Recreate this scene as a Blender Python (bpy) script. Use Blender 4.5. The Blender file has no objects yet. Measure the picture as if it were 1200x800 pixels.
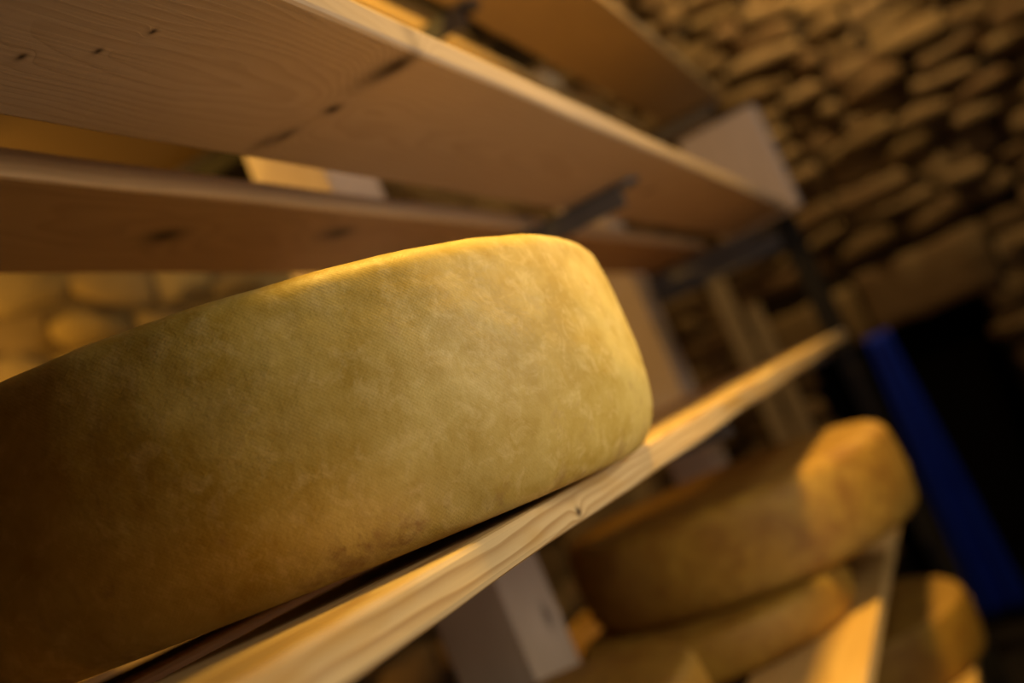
import bpy, bmesh, math, random
from mathutils import Vector, Matrix, noise

# ------------------------------------------------------------------ camera
S = 0.22            # one layout unit (distance from lens axis to shelf front) in metres
ZC = 1.60           # camera height above the cellar floor
FPX = 1200.0

def W(x, y, z):
    return Vector((x * S, y * S, z * S + ZC))

_X = Vector((502.0, 80.0, -FPX)).normalized()
_t = math.radians(23.2)
_s, _c = math.sin(_t), math.cos(_t)
_b = (-_s * _X.x + _c * _X.y) / (-_X.z)
_Z = Vector((-_s, _c, _b)).normalized()
_Y = _Z.cross(_X)
cam_data = bpy.data.cameras.new('camera')
cam = bpy.data.objects.new('camera', cam_data)
bpy.context.scene.collection.objects.link(cam)
rot = Matrix(((_X.x, _X.y, _X.z), (_Y.x, _Y.y, _Y.z), (_Z.x, _Z.y, _Z.z)))
cam.matrix_world = Matrix.Translation(W(0, 0, 0)) @ rot.to_4x4()
cam_data.sensor_width = 36.0
cam_data.lens = 36.0 * FPX / 1200.0
cam_data.clip_start = 0.01
cam_data.dof.use_dof = True
cam_data.dof.focus_distance = 2.2 * S
cam_data.dof.aperture_fstop = 3.4
bpy.context.scene.camera = cam

# ------------------------------------------------------------------ world, light, exposure
world = bpy.data.worlds.new('cellar_air')
bpy.context.scene.world = world
world.use_nodes = True
world.node_tree.nodes['Background'].inputs[0].default_value = (0.0, 0.0, 0.0, 1)
vs = bpy.context.scene.view_settings
vs.view_transform = 'Standard'
vs.look = 'None'
vs.gamma = 1.0
vs.exposure = 0.0
vs.use_curve_mapping = False

def lamp(name, kind, loc, power, col, size=0.05, target=None, spot=None, blend=0.5):
    d = bpy.data.lights.new(name, kind)
    d.energy = power
    d.color = col
    o = bpy.data.objects.new(name, d)
    bpy.context.scene.collection.objects.link(o)
    o.location = W(*loc)
    if kind == 'AREA':
        d.shape = 'DISK'
        d.size = size
    else:
        d.shadow_soft_size = size
    if kind == 'SPOT':
        d.spot_size = math.radians(spot)
        d.spot_blend = blend
    if target is not None:
        o.rotation_euler = (W(*target) - W(*loc)).to_track_quat('-Z', 'Y').to_euler()
    return o

WARM = (1.0, 0.60, 0.10)
lamp('aisle_lamp', 'SPOT', (4.4, -0.2, 6.4), 180.0, WARM, 0.10, (5.1, 0.6, 0), 69, 0.35)
lamp('back_lamp', 'SPOT', (3.4, 5.6, 2.1), 24.0, (1.0, 0.52, 0.085), 0.05, (7.0, 4.5, 3.2), 134, 0.3)
lamp('cheese_fill_light', 'AREA', (3.1, -2.15, 0.75), 4.5, (1.0, 0.84, 0.58), 0.35, (2.9, 1.2, 0.3))  # unseen fill added on the aisle side to brighten the big cheese
lamp('end_board_fill', 'POINT', (8.6, -1.5, 2.7), 4.0, (1.0, 0.85, 0.72), 0.08)  # added fill that brightens the end board and far post, no actual lamp
lamp('low_fill_light', 'AREA', (3.0, -2.6, -2.6), 1.4, (1.0, 0.84, 0.76), 0.4, (5.0, 2.6, -1.0))  # added low fill for the post faces and plank undersides
lamp('end_lamp', 'POINT', (19.6, -1.0, 9.2), 55.0, (1.0, 0.68, 0.28), 0.05)

# ------------------------------------------------------------------ helpers
COL = bpy.context.scene.collection
rnd = random.Random(7)

def link_mesh(name, verts, faces, mat, parent=None, smooth=False, uvs=None):
    me = bpy.data.meshes.new(name)
    me.from_pydata([tuple(v) for v in verts], [], faces)
    me.update()
    if uvs is not None:
        lay = me.uv_layers.new(name='UVMap')
        for i, l in enumerate(me.loops):
            lay.data[i].uv = uvs[i]
    if smooth:
        me.polygons.foreach_set('use_smooth', [True] * len(me.polygons))
    if mat:
        me.materials.append(mat)
    o = bpy.data.objects.new(name, me)
    COL.objects.link(o)
    if parent:
        o.parent = parent
    return o

def tag(o, label=None, cat=None, group=None, kind=None):
    if label: o['label'] = label
    if cat: o['category'] = cat
    if group: o['group'] = group
    if kind: o['kind'] = kind
    return o

def empty(name, loc):
    o = bpy.data.objects.new(name, None)
    COL.objects.link(o)
    o.location = loc
    o.empty_display_size = 0.05
    return o

def from_bm(name, bm, mat, parent=None, smooth=False):
    me = bpy.data.meshes.new(name)
    bm.normal_update()
    bm.to_mesh(me)
    bm.free()
    if smooth:
        me.polygons.foreach_set('use_smooth', [True] * len(me.polygons))
    me.materials.append(mat)
    o = bpy.data.objects.new(name, me)
    COL.objects.link(o)
    if parent: o.parent = parent
    return o

def bm_box(bm, lo, hi, bevel=0.0, segs=1):
    r = bmesh.ops.create_cube(bm, size=1.0)
    c = [(a + b) / 2 for a, b in zip(lo, hi)]
    d = [(b - a) for a, b in zip(lo, hi)]
    for v in r['verts']:
        v.co = Vector((c[i] + v.co[i] * d[i] for i in range(3)))
    if bevel > 0:
        es = list({e for v in r['verts'] for e in v.link_edges})
        bmesh.ops.bevel(bm, geom=es, offset=bevel, segments=segs, affect='EDGES', profile=0.5)

# ------------------------------------------------------------------ materials
class NT:
    def __init__(self, name):
        self.m = bpy.data.materials.new(name)
        self.m.use_nodes = True
        self.t = self.m.node_tree
        self.bsdf = self.t.nodes['Principled BSDF']
    def n(self, typ, **kw):
        nd = self.t.nodes.new(typ)
        for k, v in kw.items():
            setattr(nd, k, v)
        return nd
    def l(self, a, b):
        self.t.links.new(a, b)
    def val(self, sock, v):
        if hasattr(v, 'is_output') or isinstance(v, bpy.types.NodeSocket):
            self.l(v, sock)
        else:
            sock.default_value = v
    def math(self, op, a, b=0.0, c=0.0, clamp=False):
        nd = self.n('ShaderNodeMath', operation=op)
        nd.use_clamp = clamp
        self.val(nd.inputs[0], a); self.val(nd.inputs[1], b); self.val(nd.inputs[2], c)
        return nd.outputs[0]
    def ramp(self, fac, stops, interp='LINEAR'):
        nd = self.n('ShaderNodeValToRGB')
        cr = nd.color_ramp
        cr.interpolation = interp
        while len(cr.elements) < len(stops):
            cr.elements.new(0.5)
        for e, (p, c) in zip(cr.elements, stops):
            e.position = p
            e.color = (c[0], c[1], c[2], 1) if not isinstance(c, (int, float)) else (c, c, c, 1)
        self.l(fac, nd.inputs[0])
        return nd.outputs[0]
    def mix(self, fac, a, b, mode='MIX'):
        nd = self.n('ShaderNodeMix', data_type='RGBA', blend_type=mode)
        self.val(nd.inputs[0], fac)
        for i, v in ((6, a), (7, b)):
            if isinstance(v, tuple):
                nd.inputs[i].default_value = (v[0], v[1], v[2], 1)
            else:
                self.l(v, nd.inputs[i])
        return nd.outputs[2]
    def noise(self, vec, scale, detail=3, rough=0.55, dist=0.0):
        nd = self.n('ShaderNodeTexNoise')
        nd.inputs['Scale'].default_value = scale
        nd.inputs['Detail'].default_value = detail
        nd.inputs['Roughness'].default_value = rough
        nd.inputs['Distortion'].default_value = dist
        if vec is not None: self.l(vec, nd.inputs['Vector'])
        return nd.outputs['Fac']
    def mapping(self, vec, scale=(1, 1, 1), loc=(0, 0, 0)):
        nd = self.n('ShaderNodeMapping')
        nd.inputs['Scale'].default_value = scale
        nd.inputs['Location'].default_value = loc
        self.l(vec, nd.inputs['Vector'])
        return nd.outputs[0]
    def bump(self, h, strength, dist):
        nd = self.n('ShaderNodeBump')
        nd.inputs['Strength'].default_value = strength
        nd.inputs['Distance'].default_value = dist
        self.l(h, nd.inputs['Height'])
        self.l(nd.outputs[0], self.bsdf.inputs['Normal'])
        return nd

def wood(name, light, dark, ring=(0.0, 0.0, -0.10), freq=170.0, rough=0.6, knots=(), axis='x', contrast=0.5, seed=0.0, stain=None):
    """Sawn spruce: growth rings around an axis that runs along the board, knots at given points (metres, object space)."""
    k = NT(name)
    tc = k.n('ShaderNodeTexCoord').outputs['Object']
    if axis == 'z':
        mp = k.n('ShaderNodeMapping'); mp.inputs['Rotation'].default_value = (0, math.pi / 2, 0)
        k.l(tc, mp.inputs['Vector']); vec = mp.outputs[0]
    elif axis == 'y':
        mp = k.n('ShaderNodeMapping'); mp.inputs['Rotation'].default_value = (0, 0, math.pi / 2)
        k.l(tc, mp.inputs['Vector']); vec = mp.outputs[0]
    else:
        vec = tc
    sep = k.n('ShaderNodeSeparateXYZ'); k.l(vec, sep.inputs[0])
    low = k.noise(k.mapping(vec, (1.6, 6, 6), (seed, seed * 2, 0)), 1.5, 3, 0.5)
    y = k.math('SUBTRACT', sep.outputs[1], ring[1])
    z = k.math('SUBTRACT', sep.outputs[2], ring[2])
    r = k.math('SQRT', k.math('ADD', k.math('MULTIPLY', y, y), k.math('MULTIPLY', z, z)))
    r = k.math('ADD', r, k.math('MULTIPLY', k.math('SUBTRACT', low, 0.5), 0.05))
    masks = []
    for (kx, ky, kz, rx, ry, amt, rz) in knots:
        dx = k.math('DIVIDE', k.math('SUBTRACT', sep.outputs[0], kx), rx)
        dy = k.math('DIVIDE', k.math('SUBTRACT', sep.outputs[1], ky), ry)
        dz = k.math('DIVIDE', k.math('SUBTRACT', sep.outputs[2], kz), rz)
        d2 = k.math('ADD', k.math('MULTIPLY', dx, dx), k.math('MULTIPLY', dy, dy))
        d2 = k.math('ADD', d2, k.math('MULTIPLY', dz, dz))
        g = k.math('POWER', 2.718, k.math('MULTIPLY', d2, -1.0))
        wide = k.math('POWER', 2.718, k.math('MULTIPLY', d2, -0.18))
        r = k.math('ADD', r, k.math('MULTIPLY', wide, min(0.010, 1.6 * min(rx, ry)) * amt))
        masks.append(k.math('MULTIPLY', g, amt))
    saw = k.math('FRACT', k.math('MULTIPLY', r, freq))
    band = k.math('POWER', saw, 2.2)
    band = k.math('MULTIPLY', band, k.math('SUBTRACT', 1.0, k.math('POWER', saw, 14.0)))
    fine = k.noise(k.mapping(vec, (6, 420, 420)), 1.0, 2, 0.6)
    blot = k.noise(k.mapping(vec, (4, 10, 10), (3 + seed, 0, 0)), 1.4, 4, 0.6)
    fac = k.math('ADD', k.math('MULTIPLY', band, contrast), k.math('MULTIPLY', k.math('SUBTRACT', fine, 0.5), 0.35))
    fac = k.math('ADD', fac, k.math('MULTIPLY', k.math('SUBTRACT', blot, 0.5), 0.7), 0.0, True)
    col = k.mix(fac, light, dark)
    if stain:
        patch = k.noise(k.mapping(vec, (7, 26, 26), (seed, 1, 4)), 1.0, 3, 0.6)
        pm = k.ramp(patch, [(0.52, 0.0), (0.68, 1.0)])
        col = k.mix(k.math('MULTIPLY', pm, 0.75), col, stain)
    for mk in masks:
        col = k.mix(mk, col, (0.035, 0.014, 0.006))
    k.l(col, k.bsdf.inputs['Base Color'])
    k.bsdf.inputs['Roughness'].default_value = rough
    k.bump(k.math('ADD', fine, k.math('MULTIPLY', band, 0.5)), 0.25, 0.0006)
    return k.m

def rind(name, a, b, c, weave=True, gloss=0.42, brown=0.5):
    """Washed cheese rind: ochre mottling, brown specks, cloth print."""
    k = NT(name)
    tco = k.n('ShaderNodeTexCoord')
    obj = tco.outputs['Object']
    big = k.noise(obj, 14.0, 4, 0.62, 0.4)
    mid = k.noise(obj, 46.0, 5, 0.65, 0.3)
    fine = k.noise(obj, 330.0, 3, 0.6)
    streak = k.noise(k.mapping(obj, (1, 1, 0.35)), 60.0, 3, 0.6)
    f = k.math('ADD', k.math('MULTIPLY', big, 0.55), k.math('MULTIPLY', mid, 0.45))
    col = k.mix(k.ramp(f, [(0.40, 0.0), (0.60, 1.0)]), b, a)
    fl = k.noise(obj, 85.0, 4, 0.7, 0.6)
    col = k.mix(k.math('MULTIPLY', k.ramp(fl, [(0.50, 0.0), (0.70, 1.0)]), 0.45), col, (min(a[0] * 1.25, 1), a[1] * 1.3, a[2] * 1.9))
    sp = k.math('MULTIPLY', k.ramp(mid, [(0.55, 0.0), (0.66, 1.0)]), k.ramp(streak, [(0.48, 0.0), (0.62, 1.0)]))
    # brown wear gathers low on the rim
    uvn = k.n('ShaderNodeSeparateXYZ'); k.l(tco.outputs['UV'], uvn.inputs[0])
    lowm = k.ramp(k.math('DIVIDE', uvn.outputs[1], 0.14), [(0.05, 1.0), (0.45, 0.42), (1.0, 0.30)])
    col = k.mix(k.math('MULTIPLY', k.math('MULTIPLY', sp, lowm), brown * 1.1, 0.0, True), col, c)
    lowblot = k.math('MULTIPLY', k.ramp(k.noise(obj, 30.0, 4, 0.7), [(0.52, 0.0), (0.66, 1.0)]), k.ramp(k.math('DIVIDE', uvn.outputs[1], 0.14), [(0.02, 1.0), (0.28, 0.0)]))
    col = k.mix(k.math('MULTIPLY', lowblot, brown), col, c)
    col = k.mix(k.math('MULTIPLY', fine, 0.22), col, b)
    k.l(col, k.bsdf.inputs['Base Color'])
    k.l(k.math('ADD', gloss, k.math('MULTIPLY', fine, 0.25)), k.bsdf.inputs['Roughness'])
    k.bsdf.inputs['Specular IOR Level'].default_value = 0.4
    h = k.math('ADD', k.math('MULTIPLY', mid, 0.5), k.math('MULTIPLY', fine, 0.35))
    if weave:
        p = 2 * math.pi / 0.0021
        su = k.math('SINE', k.math('MULTIPLY', uvn.outputs[0], p))
        sv = k.math('SINE', k.math('MULTIPLY', uvn.outputs[1], p))
        wv = k.math('MULTIPLY', su, sv)
        wm = k.ramp(k.noise(obj, 9.0, 2, 0.5), [(0.36, 0.25), (0.6, 1.0)])
        h = k.math('ADD', h, k.math('MULTIPLY', k.math('MULTIPLY', wv, wm), 0.035))
    k.bump(h, 0.55, 0.0009)
    return k.m

def steel(name, c0=(0.085, 0.08, 0.088), c1=(0.15, 0.14, 0.15)):
    k = NT(name)
    tc = k.n('ShaderNodeTexCoord').outputs['Object']
    nz = k.noise(tc, 60, 4, 0.6)
    k.l(k.mix(nz, c0, c1), k.bsdf.inputs['Base Color'])
    k.bsdf.inputs['Metallic'].default_value = 0.55
    k.bsdf.inputs['Roughness'].default_value = 0.55
    k.bump(nz, 0.2, 0.0005)
    return k.m

def stone_mat(name, cols, scale=30.0):
    k = NT(name)
    tc = k.n('ShaderNodeTexCoord').outputs['Object']
    oi = k.n('ShaderNodeObjectInfo')
    ge = k.n('ShaderNodeNewGeometry')
    nz = k.noise(ge.outputs['Position'], scale, 5, 0.7)
    nz2 = k.noise(ge.outputs['Position'], scale * 0.25, 3, 0.6)
    base = k.ramp(oi.outputs['Random'], [(i / (len(cols) - 1), c) for i, c in enumerate(cols)])
    col = k.mix(k.math('MULTIPLY', nz, 0.6), base, (0.10, 0.06, 0.03))
    col = k.mix(k.ramp(nz2, [(0.5, 0.0), (0.7, 0.6)]), col, (0.42, 0.30, 0.15))
    k.l(col, k.bsdf.inputs['Base Color'])
    k.bsdf.inputs['Roughness'].default_value = 0.9
    k.bump(nz, 0.7, 0.006)
    return k.m

def plain(name, col, rough=0.8, nscale=20.0, var=0.4):
    k = NT(name)
    tc = k.n('ShaderNodeTexCoord').outputs['Object']
    nz = k.noise(tc, nscale, 4, 0.65)
    k.l(k.mix(nz, col, tuple(c * (1 - var) for c in col)), k.bsdf.inputs['Base Color'])
    k.bsdf.inputs['Roughness'].default_value = rough
    k.bump(nz, 0.3, 0.003)
    return k.m

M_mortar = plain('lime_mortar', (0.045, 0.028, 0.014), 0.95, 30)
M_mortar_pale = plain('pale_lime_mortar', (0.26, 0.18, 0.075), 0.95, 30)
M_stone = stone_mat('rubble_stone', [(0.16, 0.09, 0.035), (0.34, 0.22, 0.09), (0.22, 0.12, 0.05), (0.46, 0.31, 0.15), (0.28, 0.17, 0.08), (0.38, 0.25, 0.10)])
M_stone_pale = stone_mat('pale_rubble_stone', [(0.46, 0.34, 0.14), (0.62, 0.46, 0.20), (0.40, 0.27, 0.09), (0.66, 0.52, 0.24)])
M_floor = plain('trodden_earth', (0.05, 0.036, 0.025), 0.95, 12)
M_plaster = plain('vault_render', (0.07, 0.05, 0.03), 0.95, 8)
M_dark = plain('unlit_passage', (0.03, 0.025, 0.02), 0.95, 8)
M_steel = steel('dull_grey_steel')
M_black = steel('blackened_steel', (0.008, 0.007, 0.007), (0.02, 0.017, 0.016))
M_zinc = plain('zinc_bolt', (0.32, 0.31, 0.30), 0.4, 80)

# ------------------------------------------------------------------ setting
FL = -ZC / S          # floor in layout units
CE = 9.6
XE, XB = 22.0, -9.0   # end wall, wall behind the camera
YL, YR = 7.0, -6.5    # rack side wall, aisle side wall
DY0, DY1, DZ = -0.55, 3.10, -0.62   # door opening in the end wall

def slab(name, lo, hi, mat, parent=None):
    bm = bmesh.new()
    a, b = W(*lo), W(*hi)
    bm_box(bm, a, b)
    o = from_bm(name, bm, mat, parent)
    return o

tag(slab('floor', (XB - 1, YR - 1, FL - 0.5), (XE + 9, YL + 1, FL), M_floor), kind='structure')
tag(slab('ceiling', (XB - 1, YR - 1, CE), (XE + 1, YL + 1, CE + 0.5), M_plaster), kind='structure')
tag(slab('wall_right', (XB - 1, YR - 1, FL), (XE + 1, YR, CE), M_plaster), kind='structure')
tag(slab('wall_back', (XB - 1, YR, FL), (XB, YL, CE), M_plaster), kind='structure')
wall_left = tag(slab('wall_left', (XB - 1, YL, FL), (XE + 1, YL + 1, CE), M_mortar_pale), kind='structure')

def prism_boxes(name, boxes, mat, parent=None):
    bm = bmesh.new()
    for lo, hi in boxes:
        bm_box(bm, W(*lo), W(*hi))
    return from_bm(name, bm, mat, parent)

wall_end = tag(prism_boxes('wall_end', [((XE, DY1, FL), (XE + 1, YL, CE)), ((XE, YR, FL), (XE + 1, DY0, CE)), ((XE, DY0, DZ), (XE + 1, DY1, CE))], M_mortar), kind='structure')
tag(prism_boxes('wall_passage', [((XE + 1, DY1, FL), (XE + 9, DY1 + .5, 1)), ((XE + 1, DY0 - .5, FL), (XE + 9, DY0, 1)), ((XE + 9, DY0 - .5, FL), (XE + 9.5, DY1 + .5, 1)), ((XE + 1, DY0 - .5, 1), (XE + 9.5, DY1 + .5, 1.5))], M_dark), kind='structure')

# rubble stones: a small library of irregular blocks, shared meshes
def stone_mesh(i, mat):
    r = random.Random(100 + i)
    vs_, fs = [], []
    n = 4
    g = {}
    for a in range(n):
        for b in range(n):
            u, v = a / (n - 1) - 0.5, b / (n - 1) - 0.5
            edge = a in (0, n - 1) or b in (0, n - 1)
            corner = a in (0, n - 1) and b in (0, n - 1)
            pull = 0.84 if corner else (0.97 if edge else 1.0)
            d = (0.35 if edge else 0.9) + r.uniform(-0.35, 0.35)
            g[a, b] = len(vs_)
            vs_.append((u * pull + r.uniform(-.07, .07), v * pull + r.uniform(-.10, .10), d))
    for a in range(n - 1):
        for b in range(n - 1):
            fs.append((g[a, b], g[a + 1, b], g[a + 1, b + 1], g[a, b + 1]))
    ring = [(a, 0) for a in range(n)] + [(n - 1, b) for b in range(1, n)] + [(a, n - 1) for a in range(n - 2, -1, -1)] + [(0, b) for b in range(n - 2, 0, -1)]
    base = {}
    for q in ring:
        p = vs_[g[q]]
        base[q] = len(vs_)
        vs_.append((p[0], p[1], -0.6))
    for j, q in enumerate(ring):
        q2 = ring[(j + 1) % len(ring)]
        fs.append((g[q2], g[q], base[q], base[q2]))
    me = bpy.data.meshes.new('stone')
    me.from_pydata(vs_, [], fs)
    me.update()
    me.polygons.foreach_set('use_smooth', [True] * len(me.polygons))
    me.materials.append(mat)
    return me

LIB = [stone_mesh(i, M_stone) for i in range(14)]
LIBP = [stone_mesh(50 + i, M_stone_pale) for i in range(8)]

def courses(u0, u1, v0, v1, hmin, hmax, lmin, lmax, seed, hole=None):
    r = random.Random(seed)
    out = []
    v = v0
    while v < v1 - 0.05:
        h = min(r.uniform(hmin, hmax), v1 - v)
        u = u0 - r.uniform(0, lmin)
        while u < u1:
            l = r.uniform(lmin, lmax)
            hh = h * r.uniform(0.78, 1.08)
            c = (u + l / 2, v + h / 2 + r.uniform(-.03, .03) * h)
            if not (hole and hole[0] < c[0] < hole[1] and hole[2] < c[1] < hole[3]):
                out.append((c[0], c[1], l * r.uniform(.88, 1.04), hh * r.uniform(.80, 1.02), r.uniform(-.14, .14), r.uniform(0.05, 0.42)))
            u += l
        v += h
    return out

def lay(parent, spec, lib, side, name='stone', limit=300, near=None):
    """side 'end': plane x=XE facing -X (u=y, v=z); side 'left': plane y=YL facing -Y (u=x, v=z)."""
    if near: spec = sorted(spec, key=near)
    for i, (u, v, l, h, a, d) in enumerate(spec):
        me = lib[rnd.randrange(len(lib))]
        if side == 'end':
            # local x -> -Y, local y -> Z, local z -> -X
            B = Matrix(((0, 0, -1), (-1, 0, 0), (0, 1, 0)))
            p = W(XE, u, v)
        else:
            B = Matrix(((1, 0, 0), (0, 0, -1), (0, 1, 0)))
            p = W(u, YL, v)
        R = B.to_4x4() @ Matrix.Rotation(a, 4, 'Z') @ Matrix.Diagonal((l * S, h * S, d * S, 1))
        if i < limit:
            o = bpy.data.objects.new(name, me)
            COL.objects.link(o)
            o.parent = parent
            o.matrix_world = Matrix.Translation(p) @ R
        else:
            acc.append((me, Matrix.Translation(p) @ R))
acc = []
def flush(parent, name, mat):
    bm = bmesh.new()
    for me, mt in acc:
        tmp = me.copy(); tmp.transform(mt); bm.from_mesh(tmp); bpy.data.meshes.remove(tmp)
    acc.clear()
    o = from_bm(name, bm, mat, parent, True)
    o['kind'] = 'stuff'
    return o

hole = (DY0 - 0.75, DY1 + 0.75, FL, DZ + 1.45)
sp = courses(-5.0, 5.2, -1.2, 9.4, 0.32, 0.66, 0.5, 1.9, 11, hole)
lay(wall_end, sp, LIB, 'end', near=lambda q: abs(q[0] - 0.4) + 0.8 * abs(q[1] - 3.2))
sp2 = courses(-6.4, 6.9, FL, -1.25, 0.40, 0.65, 0.9, 1.7, 12, (DY0 - .3, DY1 + .3, FL - 1, 0))
lay(wall_end, sp2, LIB, 'end', limit=0)
flush(wall_end, 'rubble_stonework', M_stone)
# lintel and jamb stones around the doorway
for (u, v, l, h, d) in [(-1.55, DZ + 0.50, 1.05, 0.75, 0.14), (-1.5, DZ + 1.1, 1.0, 0.45, .12),
                        (-1.05, DZ - 0.25, 1.0, 0.62, 0.15), (-1.0, DZ - 0.9, 0.85, 0.6, 0.12), (-1.1, DZ - 1.55, 1.05, 0.6, 0.15), (-1.0, DZ - 2.2, 0.85, 0.6, 0.12), (-1.1, DZ - 2.9, 1.05, 0.7, 0.13),
                        (3.5, DZ - 0.3, 0.95, 0.6, 0.12), (3.5, DZ - 0.95, 0.85, 0.6, 0.14), (3.5, DZ - 1.6, 0.95, 0.6, 0.12), (3.5, DZ - 2.25, 0.85, 0.6, 0.12)]:
    lay(wall_end, [(u, v, l * .97, h * .95, rnd.uniform(-.03, .03), d)], LIB, 'end')
def block(name, y0, y1, z0, z1, d, seed):
    bm = bmesh.new()
    bm_box(bm, (-(y1 - y0) / 2 * S, -(z1 - z0) / 2 * S, -.3 * S), ((y1 - y0) / 2 * S, (z1 - z0) / 2 * S, d * S))
    bmesh.ops.subdivide_edges(bm, edges=list(bm.edges), cuts=4, use_grid_fill=True)
    for v in bm.verts:
        nv = noise.noise_vector(v.co * 9 + Vector((seed, 0, 0)))
        v.co += nv * .05 * S
    bmesh.ops.bevel(bm, geom=[e for e in bm.edges if e.is_manifold and e.calc_face_angle() > 1.0], offset=.04 * S, segments=1, affect='EDGES')
    o = from_bm(name, bm, M_stone, wall_end, True)
    B = Matrix(((0, 0, -1), (-1, 0, 0), (0, 1, 0))).to_4x4()
    o.matrix_world = Matrix.Translation(W(XE, (y0 + y1) / 2, (z0 + z1) / 2)) @ B
    return o
block('lintel_stone', DY0 - .45, 1.55, DZ, DZ + 1.25, .16, 1)
block('lintel_stone', 1.62, DY1 + .5, DZ - .02, DZ + 1.1, .2, 2)

spl = courses(4.6, 13.5, 1.6, 4.2, 0.38, 0.72, 0.5, 1.5, 21)
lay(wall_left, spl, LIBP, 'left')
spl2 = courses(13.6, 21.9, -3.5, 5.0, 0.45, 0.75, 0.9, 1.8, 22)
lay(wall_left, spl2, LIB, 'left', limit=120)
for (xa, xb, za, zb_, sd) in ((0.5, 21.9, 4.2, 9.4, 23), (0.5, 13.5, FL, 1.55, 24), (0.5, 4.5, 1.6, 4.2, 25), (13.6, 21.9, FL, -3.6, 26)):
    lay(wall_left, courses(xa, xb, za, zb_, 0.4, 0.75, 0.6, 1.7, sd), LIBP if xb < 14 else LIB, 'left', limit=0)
if acc: flush(wall_left, 'rubble_stonework', M_stone)

# ------------------------------------------------------------------ wood
PALE, PALE_D = (0.56, 0.37, 0.19), (0.40, 0.22, 0.09)
def board(name, x0, x1, y0, y1, z0, z1, mat, bev=0.012, wob=0.006, seed=0, nx=40):
    """Sawn board: rounded arrises, slightly wavy edges; origin at its near lower front arris."""
    r = random.Random(seed)
    o0 = W(x0, y0, z0)
    L, D, T = (x1 - x0) * S, (y1 - y0) * S, (z1 - z0) * S
    b = bev * S * 6 * 0.2
    sec = [(b, 0), (D - b, 0), (D - b * .3, b * .3), (D, b), (D, T - b), (D - b * .3, T - b * .3), (D - b, T), (b, T), (b * .3, T - b * .3), (0, T - b), (0, b), (b * .3, b * .3)]
    # extra rows so faces can carry a little cupping
    verts, faces = [], []
    for i in range(nx + 1):
        x = L * i / nx
        for j, (y, z) in enumerate(sec):
            wz = noise.noise(Vector((x * 5 + seed * 7, z * 30 + (3 if y > D / 2 else 0), 1.3))) * wob * S
            wy = noise.noise(Vector((x * 6 + seed * 5, 7.7, (2 if y > D / 2 else 0) + z * 25))) * wob * S
            verts.append((x, y + wy, z + wz))
    m = len(sec)
    for i in range(nx):
        for j in range(m):
            a, c = i * m + j, i * m + (j + 1) % m
            faces.append((a, a + m, c + m, c))
    faces.append(tuple(range(m)))
    faces.append(tuple(nx * m + j for j in range(m - 1, -1, -1)))
    o = link_mesh(name, verts, faces, mat)
    o.location = o0
    return o

def kn(x0, y0, pts):
    return [((q[0] - x0) * S, (q[1] - y0) * S, (q[5] if len(q) > 5 else 0) * S, q[2] * S, q[3] * S, q[4], (q[6] if len(q) > 6 else 5) * S) for q in pts]

X0 = -3.0
XEND = 10.5
# underside knots of the upper front board: one branch whorl across the board plus small ones
k2f = kn(X0, 1.0, [(2.66, 1.08, .042, .070, 1.0), (2.64, 1.13, .05, .10, .55), (2.68, 1.335, .030, .030, 1.0), (2.66, 1.51, .026, .05, .8), (2.62, 1.56, .03, .06, .55),
                   (1.82, 1.24, .009, .012, 1.0), (1.76, 1.35, .009, .012, 1.0), (1.62, 1.43, .010, .014, 1.0), (6.2, 1.3, .05, .05, .8)])
k2r = kn(X0, 1.91, [(2.83, 2.20, .085, .06, 1.0), (3.78, 2.09, .10, .06, 1.0), (6.5, 2.2, .06, .06, .8)])
k1f = kn(X0, 1.0, [(2.42, 1.0, .016, .03, 1.0, .030, .012), (5.4, 1.2, .06, .05, .8)])
M2F = wood('upper_front_board_wood', (0.44, 0.315, 0.20), (0.28, 0.175, 0.09), ring=(0, 0.075, -0.055), freq=260, contrast=0.42, knots=k2f, seed=1.0)
M2R = wood('upper_rear_board_wood', (0.42, 0.255, 0.12), (0.24, 0.125, 0.05), ring=(0, 0.05, -0.08), freq=190, knots=k2r, seed=2.0)  # wood tone lowered partly to carry the shade on the rear plank
M1F = wood('cheese_board_wood', (0.66, 0.48, 0.25), (0.36, 0.19, 0.06), ring=(0, 0.02, -0.035), freq=150, rough=0.42, knots=k1f, contrast=1.1, seed=3.3, stain=(0.55, 0.30, 0.05))
M1R = wood('rear_cheese_board_wood', (0.36, 0.19, 0.07), (0.20, 0.09, 0.03), ring=(0, 0.04, -0.07), freq=150, seed=4.1)
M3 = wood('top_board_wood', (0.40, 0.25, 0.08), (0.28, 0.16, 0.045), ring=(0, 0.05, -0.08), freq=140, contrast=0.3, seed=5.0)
M3D = wood('dimmed_board_wood', (0.13, 0.08, 0.03), (0.085, 0.048, 0.018), ring=(0, 0.05, -0.08), freq=140, contrast=0.3, seed=5.6)  # colour darkened to offset the close back lamp on the far plank
M0 = wood('lower_board_wood', (0.62, 0.40, 0.15), (0.45, 0.25, 0.07), ring=(0, 0.05, -0.07), freq=150, seed=6.0)
MP = wood('planed_post_wood', (0.60, 0.49, 0.42), (0.44, 0.33, 0.26), ring=(0.0, 0.05, 0.18), freq=110, axis='z', contrast=0.35, seed=8.0,
          knots=[((-0.905 + ZC / S) * S, 0.0, -0.40 * S, .075 * S, .3 * S, 0.9, .045 * S)])
ML = wood('lath_wood', (0.50, 0.38, 0.24), (0.32, 0.22, 0.12), freq=140, axis='z', seed=9.0)

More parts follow.
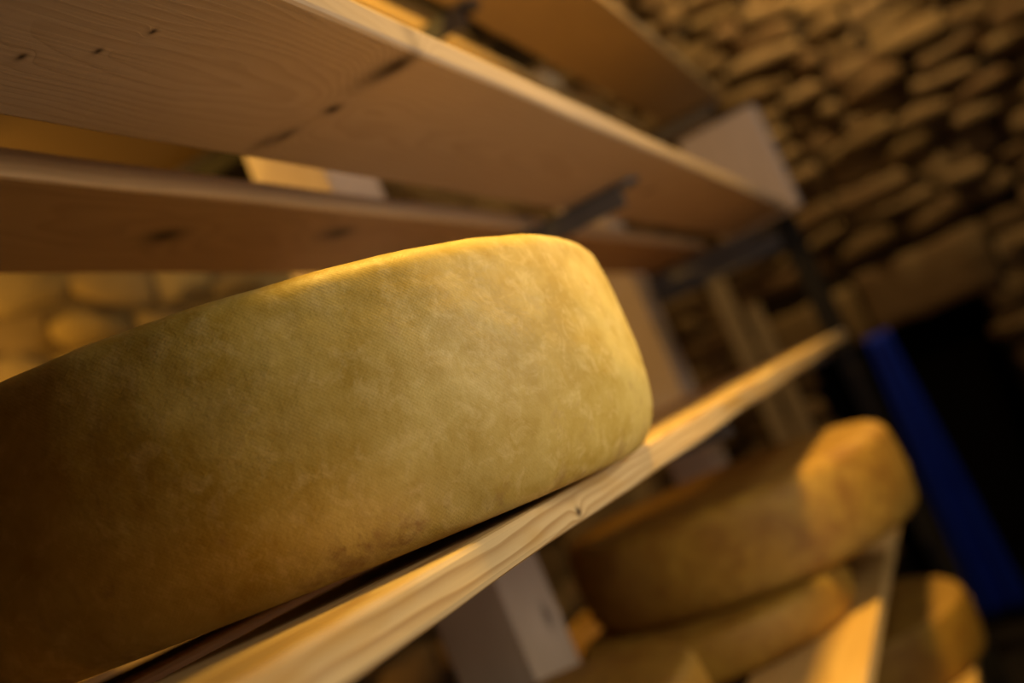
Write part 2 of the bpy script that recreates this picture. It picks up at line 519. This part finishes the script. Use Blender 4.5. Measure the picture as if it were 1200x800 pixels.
T = 0.095
LV = {-1: -3.0, 0: -1.61, 1: -0.222, 2: 1.17, 3: 2.56}   # undersides
tag(board('shelf_plank', X0, XEND, 1.0, 1.66, LV[2], LV[2] + T, M2F, seed=1, nx=60), 'pale wooden shelf plank overhead, nearest, with row of dark knots across its underside', 'plank')
tag(board('shelf_plank', X0, XEND, 1.91, 2.51, LV[2], LV[2] + T, M2R, seed=2, nx=60), 'darker wooden plank overhead with two knots, behind the gap, above the big cheese', 'plank')
tag(board('shelf_plank', X0, XEND - .1, 1.0, 1.66, LV[1], LV[1] + T, M1F, seed=3, wob=.010, nx=80), 'yellow-streaked pale plank whose front edge carries the large cheese wheel', 'plank')
tag(board('shelf_plank', X0, XEND - .1, 1.91, 2.51, LV[1], LV[1] + .096, M1R, seed=4, nx=40), 'brown rear plank under the large cheese wheel, seen right of it', 'plank')
tag(board('shelf_plank', X0, XEND + .2, 1.16, 1.80, LV[3], LV[3] + T, M3, seed=5, nx=40), 'orange-lit top plank above the knotted plank, its underside facing the stone wall', 'plank')
tag(board('shelf_plank', X0, XEND + .2, 2.03, 2.62, LV[3], LV[3] + T, M3, seed=6, nx=40), 'topmost rear plank glimpsed through the gap between the overhead planks', 'plank')
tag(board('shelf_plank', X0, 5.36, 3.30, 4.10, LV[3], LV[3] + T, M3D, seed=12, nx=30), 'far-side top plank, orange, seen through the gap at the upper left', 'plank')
tag(board('shelf_plank', X0, XEND, 3.24, 3.86, LV[1], LV[1] + T, M0, seed=13, nx=30), 'added far-side plank, out of view, blocking the back lamp behind the posts', 'plank')  # unseen plank added to keep back lamp light off the lower posts
tag(board('shelf_plank', X0, XEND, 1.0, 1.66, LV[0], LV[0] + T, M0, seed=7, nx=40), 'bright yellow plank below, running under the stacked pair of cheeses', 'plank')
tag(board('shelf_plank', X0, XEND, 1.91, 2.51, LV[0], LV[0] + T, M0, seed=8, nx=40), 'rear plank of the lower shelf, behind and beneath the stacked cheeses', 'plank')
tag(board('shelf_plank', 4.0, XEND, 1.0, 1.66, LV[-1], LV[-1] + T, M0, seed=9, nx=30), 'lowest front plank carrying the cheese at the bottom right', 'plank')
tag(board('shelf_plank', 4.0, XEND, 1.91, 2.51, LV[-1], LV[-1] + T, M0, seed=10, nx=30), 'lowest rear plank behind the cheese at the bottom right', 'plank')
tag(board('shelf_plank', 3.0, XEND, 3.24, 3.86, LV[0], LV[0] + T, M0, seed=11, nx=30), 'orange-lit plank on the far side of the posts, beside the knotted post', 'plank')

# ------------------------------------------------------------------ rack frames
def arm(parent, x, y0, y1, ztop):
    """Steel angle arm under a shelf, rounded nose."""
    bm = bmesh.new()
    w, h, t = 0.17 * S, 0.13 * S, 0.022 * S
    p0 = W(x, y0, ztop) - parent.location
    p1 = W(x, y1, ztop) - parent.location
    bm_box(bm, (p0.x, p0.y + w * .35, p0.z - t), (p0.x + w, p1.y, p0.z), 0.0006)
    bm_box(bm, (p0.x, p0.y + w * .5, p0.z - h), (p0.x + t, p1.y, p0.z - t * .5), 0.0006)
    r = bmesh.ops.create_cone(bm, cap_ends=True, segments=20, radius1=w / 2, radius2=w / 2, depth=t,
                              matrix=Matrix.Translation((p0.x + w / 2, p0.y + w * .4, p0.z - t / 2)))
    o = from_bm('shelf_arm', bm, M_steel, parent)
    return o, p0, p1

def frame(x0, x1, y0, y1, ztop, arms, label, armx):
    e = empty('rack_frame', W(x0, y0, FL))
    tag(e, label, 'rack')
    bm = bmesh.new()
    a, b = W(x0, y0, FL) - e.location, W(x1, y1, ztop) - e.location
    bm_box(bm, a, b, 0.004, 2)
    from_bm('post', bm, MP, e)
    for (lv, ya, yb) in arms:
        o, p0, p1 = arm(e, armx, ya, yb, LV[lv] - .010)
        for q in (0.3, 0.7):
            bm = bmesh.new()
            yy = b.y * (1 - q) + a.y * q
            bmesh.ops.create_cone(bm, cap_ends=True, segments=6, radius1=.0065, radius2=.0065, depth=.006,
                                  matrix=Matrix.Translation((p0.x + .022 * S + .003, yy, p0.z - .075 * S)) @ Matrix.Rotation(math.pi / 2, 4, 'Y'))
            from_bm('bolt', bm, M_zinc, o)
    return e

fa = frame(4.95, 5.53, 2.65, 3.12, 3.6, [(3, 1.65, 3.9), (2, 1.22, 3.12), (1, 1.2, 3.9), (0, 1.2, 4.0), (-1, 1.2, 3.12)],
           'pale squared wooden post with a dark knot, standing behind the large cheese', 5.53)
fb = frame(10.18, 10.74, 2.65, 3.12, 3.6, [(3, 1.24, 3.12), (2, 1.40, 3.12), (1, 1.2, 3.9), (0, 1.2, 4.0), (-1, 1.2, 3.12)],
           'pale wooden post right of the large cheese, holding the far steel shelf arms', 10.74)
bm = bmesh.new(); bm_box(bm, W(5.40, 3.13, 2.40) - fa.location, W(6.05, 4.05, 2.53) - fa.location, 0.003)
from_bm('dark_gap_plate', bm, M_black, fa)  # black plate added to darken the lit wall showing through the gap
# end upright: slim steel bar with a pale board fixed across its top
eu = empty('end_upright', W(11.2, 1.0, FL))
tag(eu, 'dark slim upright at the far shelf end, pale board across its top', 'upright')
bm = bmesh.new(); bm_box(bm, W(11.22, 1.06, FL) - eu.location, W(11.40, 1.28, 2.36) - eu.location, 0.002)
from_bm('steel_bar', bm, M_black, eu)
bm = bmesh.new(); bm_box(bm, W(10.95, 0.92, 1.20) - eu.location, W(11.22, 1.82, 2.40) - eu.location, 0.010, 2)
eb = from_bm('end_board', bm, MP, eu)
bm = bmesh.new(); bm_box(bm, W(11.24, 1.28, LV[2] - .26) - eu.location, W(11.36, 2.95, LV[2] - .02) - eu.location, 0.001)
from_bm('cross_bar', bm, M_steel, eu)

# laths leaning on the end wall
def lath(x, y0, y1, z0, z1, label, lean):
    bm = bmesh.new()
    e0 = W(x, y0, z0)
    bm_box(bm, (0, 0, 0), ((.1) * S, (y1 - y0) * S, (z1 - z0) * S), 0.002)
    o = from_bm('wooden_lath', bm, ML)
    o.location = e0
    o.rotation_euler = (0, lean, 0)
    tag(o, label, 'lath')
lath(20.9, 3.85, 4.22, FL, 1.75, 'long pale lath leaning on the stone wall beyond the shelf end', 0.075)
lath(20.95, 3.42, 3.72, FL, 0.95, 'shorter dim lath leaning on the stone wall, right of the long lath', 0.08)

# ------------------------------------------------------------------ cheese wheels
def wheel(name, cx, cy, zb, R, h, bul, rt, rbh, rbv, mat, label, group=None, tilt=(0, 0), seed=0, n=128, rough=0.0018, spin=0.0, sag=None):
    sec = []
    K = 9
    inner = R - rbh
    for i in range(1, 5): sec.append((inner * i / 4.0, 0.0))
    for i in range(1, K):
        a = math.pi / 2 * i / (K - 1); sec.append((R - rbh + rbh * math.sin(a), rbv - rbv * math.cos(a)))
    m = 26
    for i in range(1, m):
        t = i / m; sec.append((R, rbv + (h - rt - rbv) * t))
    for i in range(K):
        a = math.pi / 2 * i / (K - 1); sec.append((R - rt + rt * math.cos(a), h - rt + rt * math.sin(a)))
    for i in range(1, 6): sec.append(((R - rt) * (1 - i / 6.0), h))
    vs_ = []; uv = []
    for j in range(n):
        th = 2 * math.pi * j / n
        sq = min(max(((1 - math.cos(th - sag[0])) / 2 - .08) / .5, 0), 1) if sag else 0
        rv = rbv * (1 - sq) + (sag[1] if sag else rbv) * sq
        for (r, z) in sec:
            z = z * rv / rbv if z < rbv else rv + (z - rbv) * (h - rv) / (h - rbv)
            t = z / h
            rr = r + (bul * 4 * t * (1 - t) if r > R * .6 else 0)
            p = Vector((rr * math.cos(th), rr * math.sin(th), z))
            d = noise.noise(p * 2.2 + Vector((seed * 3.1, 0, 0))) * 3.0 + noise.noise(p * 7 + Vector((seed, 5, 0))) * 1.5 + noise.noise(p * 24) * .6
            f = rough * d * (0.0 if (r < R * .85 and z < h / 2) else 1.0)
            q = Vector((p.x * (1 + f), p.y * (1 + f), p.z * (1 + f * (.7 if z > h * .5 else 0))))
            vs_.append(q * S)
    m = len(sec)
    arc = [0.0]
    for a, b in zip(sec, sec[1:]): arc.append(arc[-1] + math.hypot(b[0] - a[0], b[1] - a[1]))
    off = arc[3]
    fs = []; uvs = []
    for j in range(n):
        k2 = (j + 1) % n
        for i in range(m - 1):
            fs.append((j * m + i, k2 * m + i, k2 * m + i + 1, j * m + i + 1))
            for (jj, ii) in ((j, i), (j + 1, i), (j + 1, i + 1), (j, i + 1)):
                uvs.append((2 * math.pi * jj / n * R * S, (arc[ii] - off) * S))
    b0 = len(vs_); vs_.append(Vector((0, 0, 0))); vs_.append(Vector((0, 0, h * S)))
    for j in range(n):
        k2 = (j + 1) % n
        fs.append((k2 * m, j * m, b0)); uvs += [(0, 0)] * 3
        fs.append((j * m + m - 1, k2 * m + m - 1, b0 + 1)); uvs += [(0, arc[-1] * S)] * 3
    o = link_mesh(name, vs_, fs, mat, smooth=True, uvs=uvs)
    o.location = W(cx, cy, zb)
    tx, ty = tilt
    up = Vector((-tx, -ty, 1)).normalized()
    o.rotation_euler = (Vector((0, 0, 1)).rotation_difference(up) @ Matrix.Rotation(spin, 3, 'Z').to_quaternion()).to_euler()
    tag(o, label, 'cheese', group)
    return o

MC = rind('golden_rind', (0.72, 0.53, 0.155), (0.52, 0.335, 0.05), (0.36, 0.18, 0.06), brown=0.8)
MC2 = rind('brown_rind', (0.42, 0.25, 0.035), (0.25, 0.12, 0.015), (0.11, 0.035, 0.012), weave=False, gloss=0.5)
zb = LV[1] + T + 0.0361 * (1.123 - .09)
wheel('cheese_wheel', 2.567, 1.942, zb, 1.123, 0.626, 0.034, 0.05, 0.09, 0.235, MC,
      'large golden cheese wheel in sharp focus on the middle shelf', tilt=(-.02, .03), sag=(math.radians(-150), .14), n=320, rough=0.0022, seed=1)
ZT0 = LV[0] + T
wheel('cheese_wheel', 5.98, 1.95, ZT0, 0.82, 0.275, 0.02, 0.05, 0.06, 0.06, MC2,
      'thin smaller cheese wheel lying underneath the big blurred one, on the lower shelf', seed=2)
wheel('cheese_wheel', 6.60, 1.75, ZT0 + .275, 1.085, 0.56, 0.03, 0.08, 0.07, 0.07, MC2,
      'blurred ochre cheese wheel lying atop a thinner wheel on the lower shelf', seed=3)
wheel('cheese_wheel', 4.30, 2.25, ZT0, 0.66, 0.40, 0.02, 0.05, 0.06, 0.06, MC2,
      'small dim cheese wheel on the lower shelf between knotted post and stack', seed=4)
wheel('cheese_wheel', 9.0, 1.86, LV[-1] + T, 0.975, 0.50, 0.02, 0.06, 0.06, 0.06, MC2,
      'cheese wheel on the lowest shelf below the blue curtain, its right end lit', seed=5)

# ------------------------------------------------------------------ blue curtain strip in the doorway
def curtain():
    k = NT('blue_plastic_sheet')
    tc = k.n('ShaderNodeTexCoord').outputs['Object']
    nz = k.noise(tc, 12, 3, 0.5)
    k.l(k.mix(nz, (0.004, 0.05, 0.85), (0.002, 0.025, 0.55)), k.bsdf.inputs['Base Color'])
    k.bsdf.inputs['Roughness'].default_value = 0.5
    vs_, fs = [], []
    n, m = 24, 30
    x = XE - .35
    for side in (0, 1):
        for i in range(m + 1):
            t = i / m
            z = DZ + 0.02 - t * 5.9
            ya = 1.80 + .25 * t
            yb = 1.32 - .26 * t
            for j in range(n + 1):
                s = j / n
                fold = 0.07 * math.sin(s * 2 * math.pi * 2.2 + .8 * t) * (0.5 + t)
                vs_.append(W(x + fold + side * 0.02, ya + (yb - ya) * s, z))
    N = (m + 1) * (n + 1)
    idx = lambda sd, i, j: sd * N + i * (n + 1) + j
    for i in range(m):
        for j in range(n):
            fs.append((idx(0, i, j), idx(0, i + 1, j), idx(0, i + 1, j + 1), idx(0, i, j + 1)))
            fs.append((idx(1, i, j), idx(1, i, j + 1), idx(1, i + 1, j + 1), idx(1, i + 1, j)))
    for i in range(m):
        for j in (0, n):
            q = (idx(0, i, j), idx(1, i, j), idx(1, i + 1, j), idx(0, i + 1, j))
            fs.append(q if j == 0 else q[::-1])
    for j in range(n):
        for i in (0, m):
            q = (idx(0, i, j), idx(0, i, j + 1), idx(1, i, j + 1), idx(1, i, j))
            fs.append(q if i == 0 else q[::-1])
    c = W(x, 1.5, DZ)
    o = link_mesh('curtain_strip', [v - c for v in vs_], fs, k.m, smooth=True)
    o.location = c
    tag(o, 'long dark blue plastic strip hanging from the lintel in the black doorway', 'curtain')
curtain()
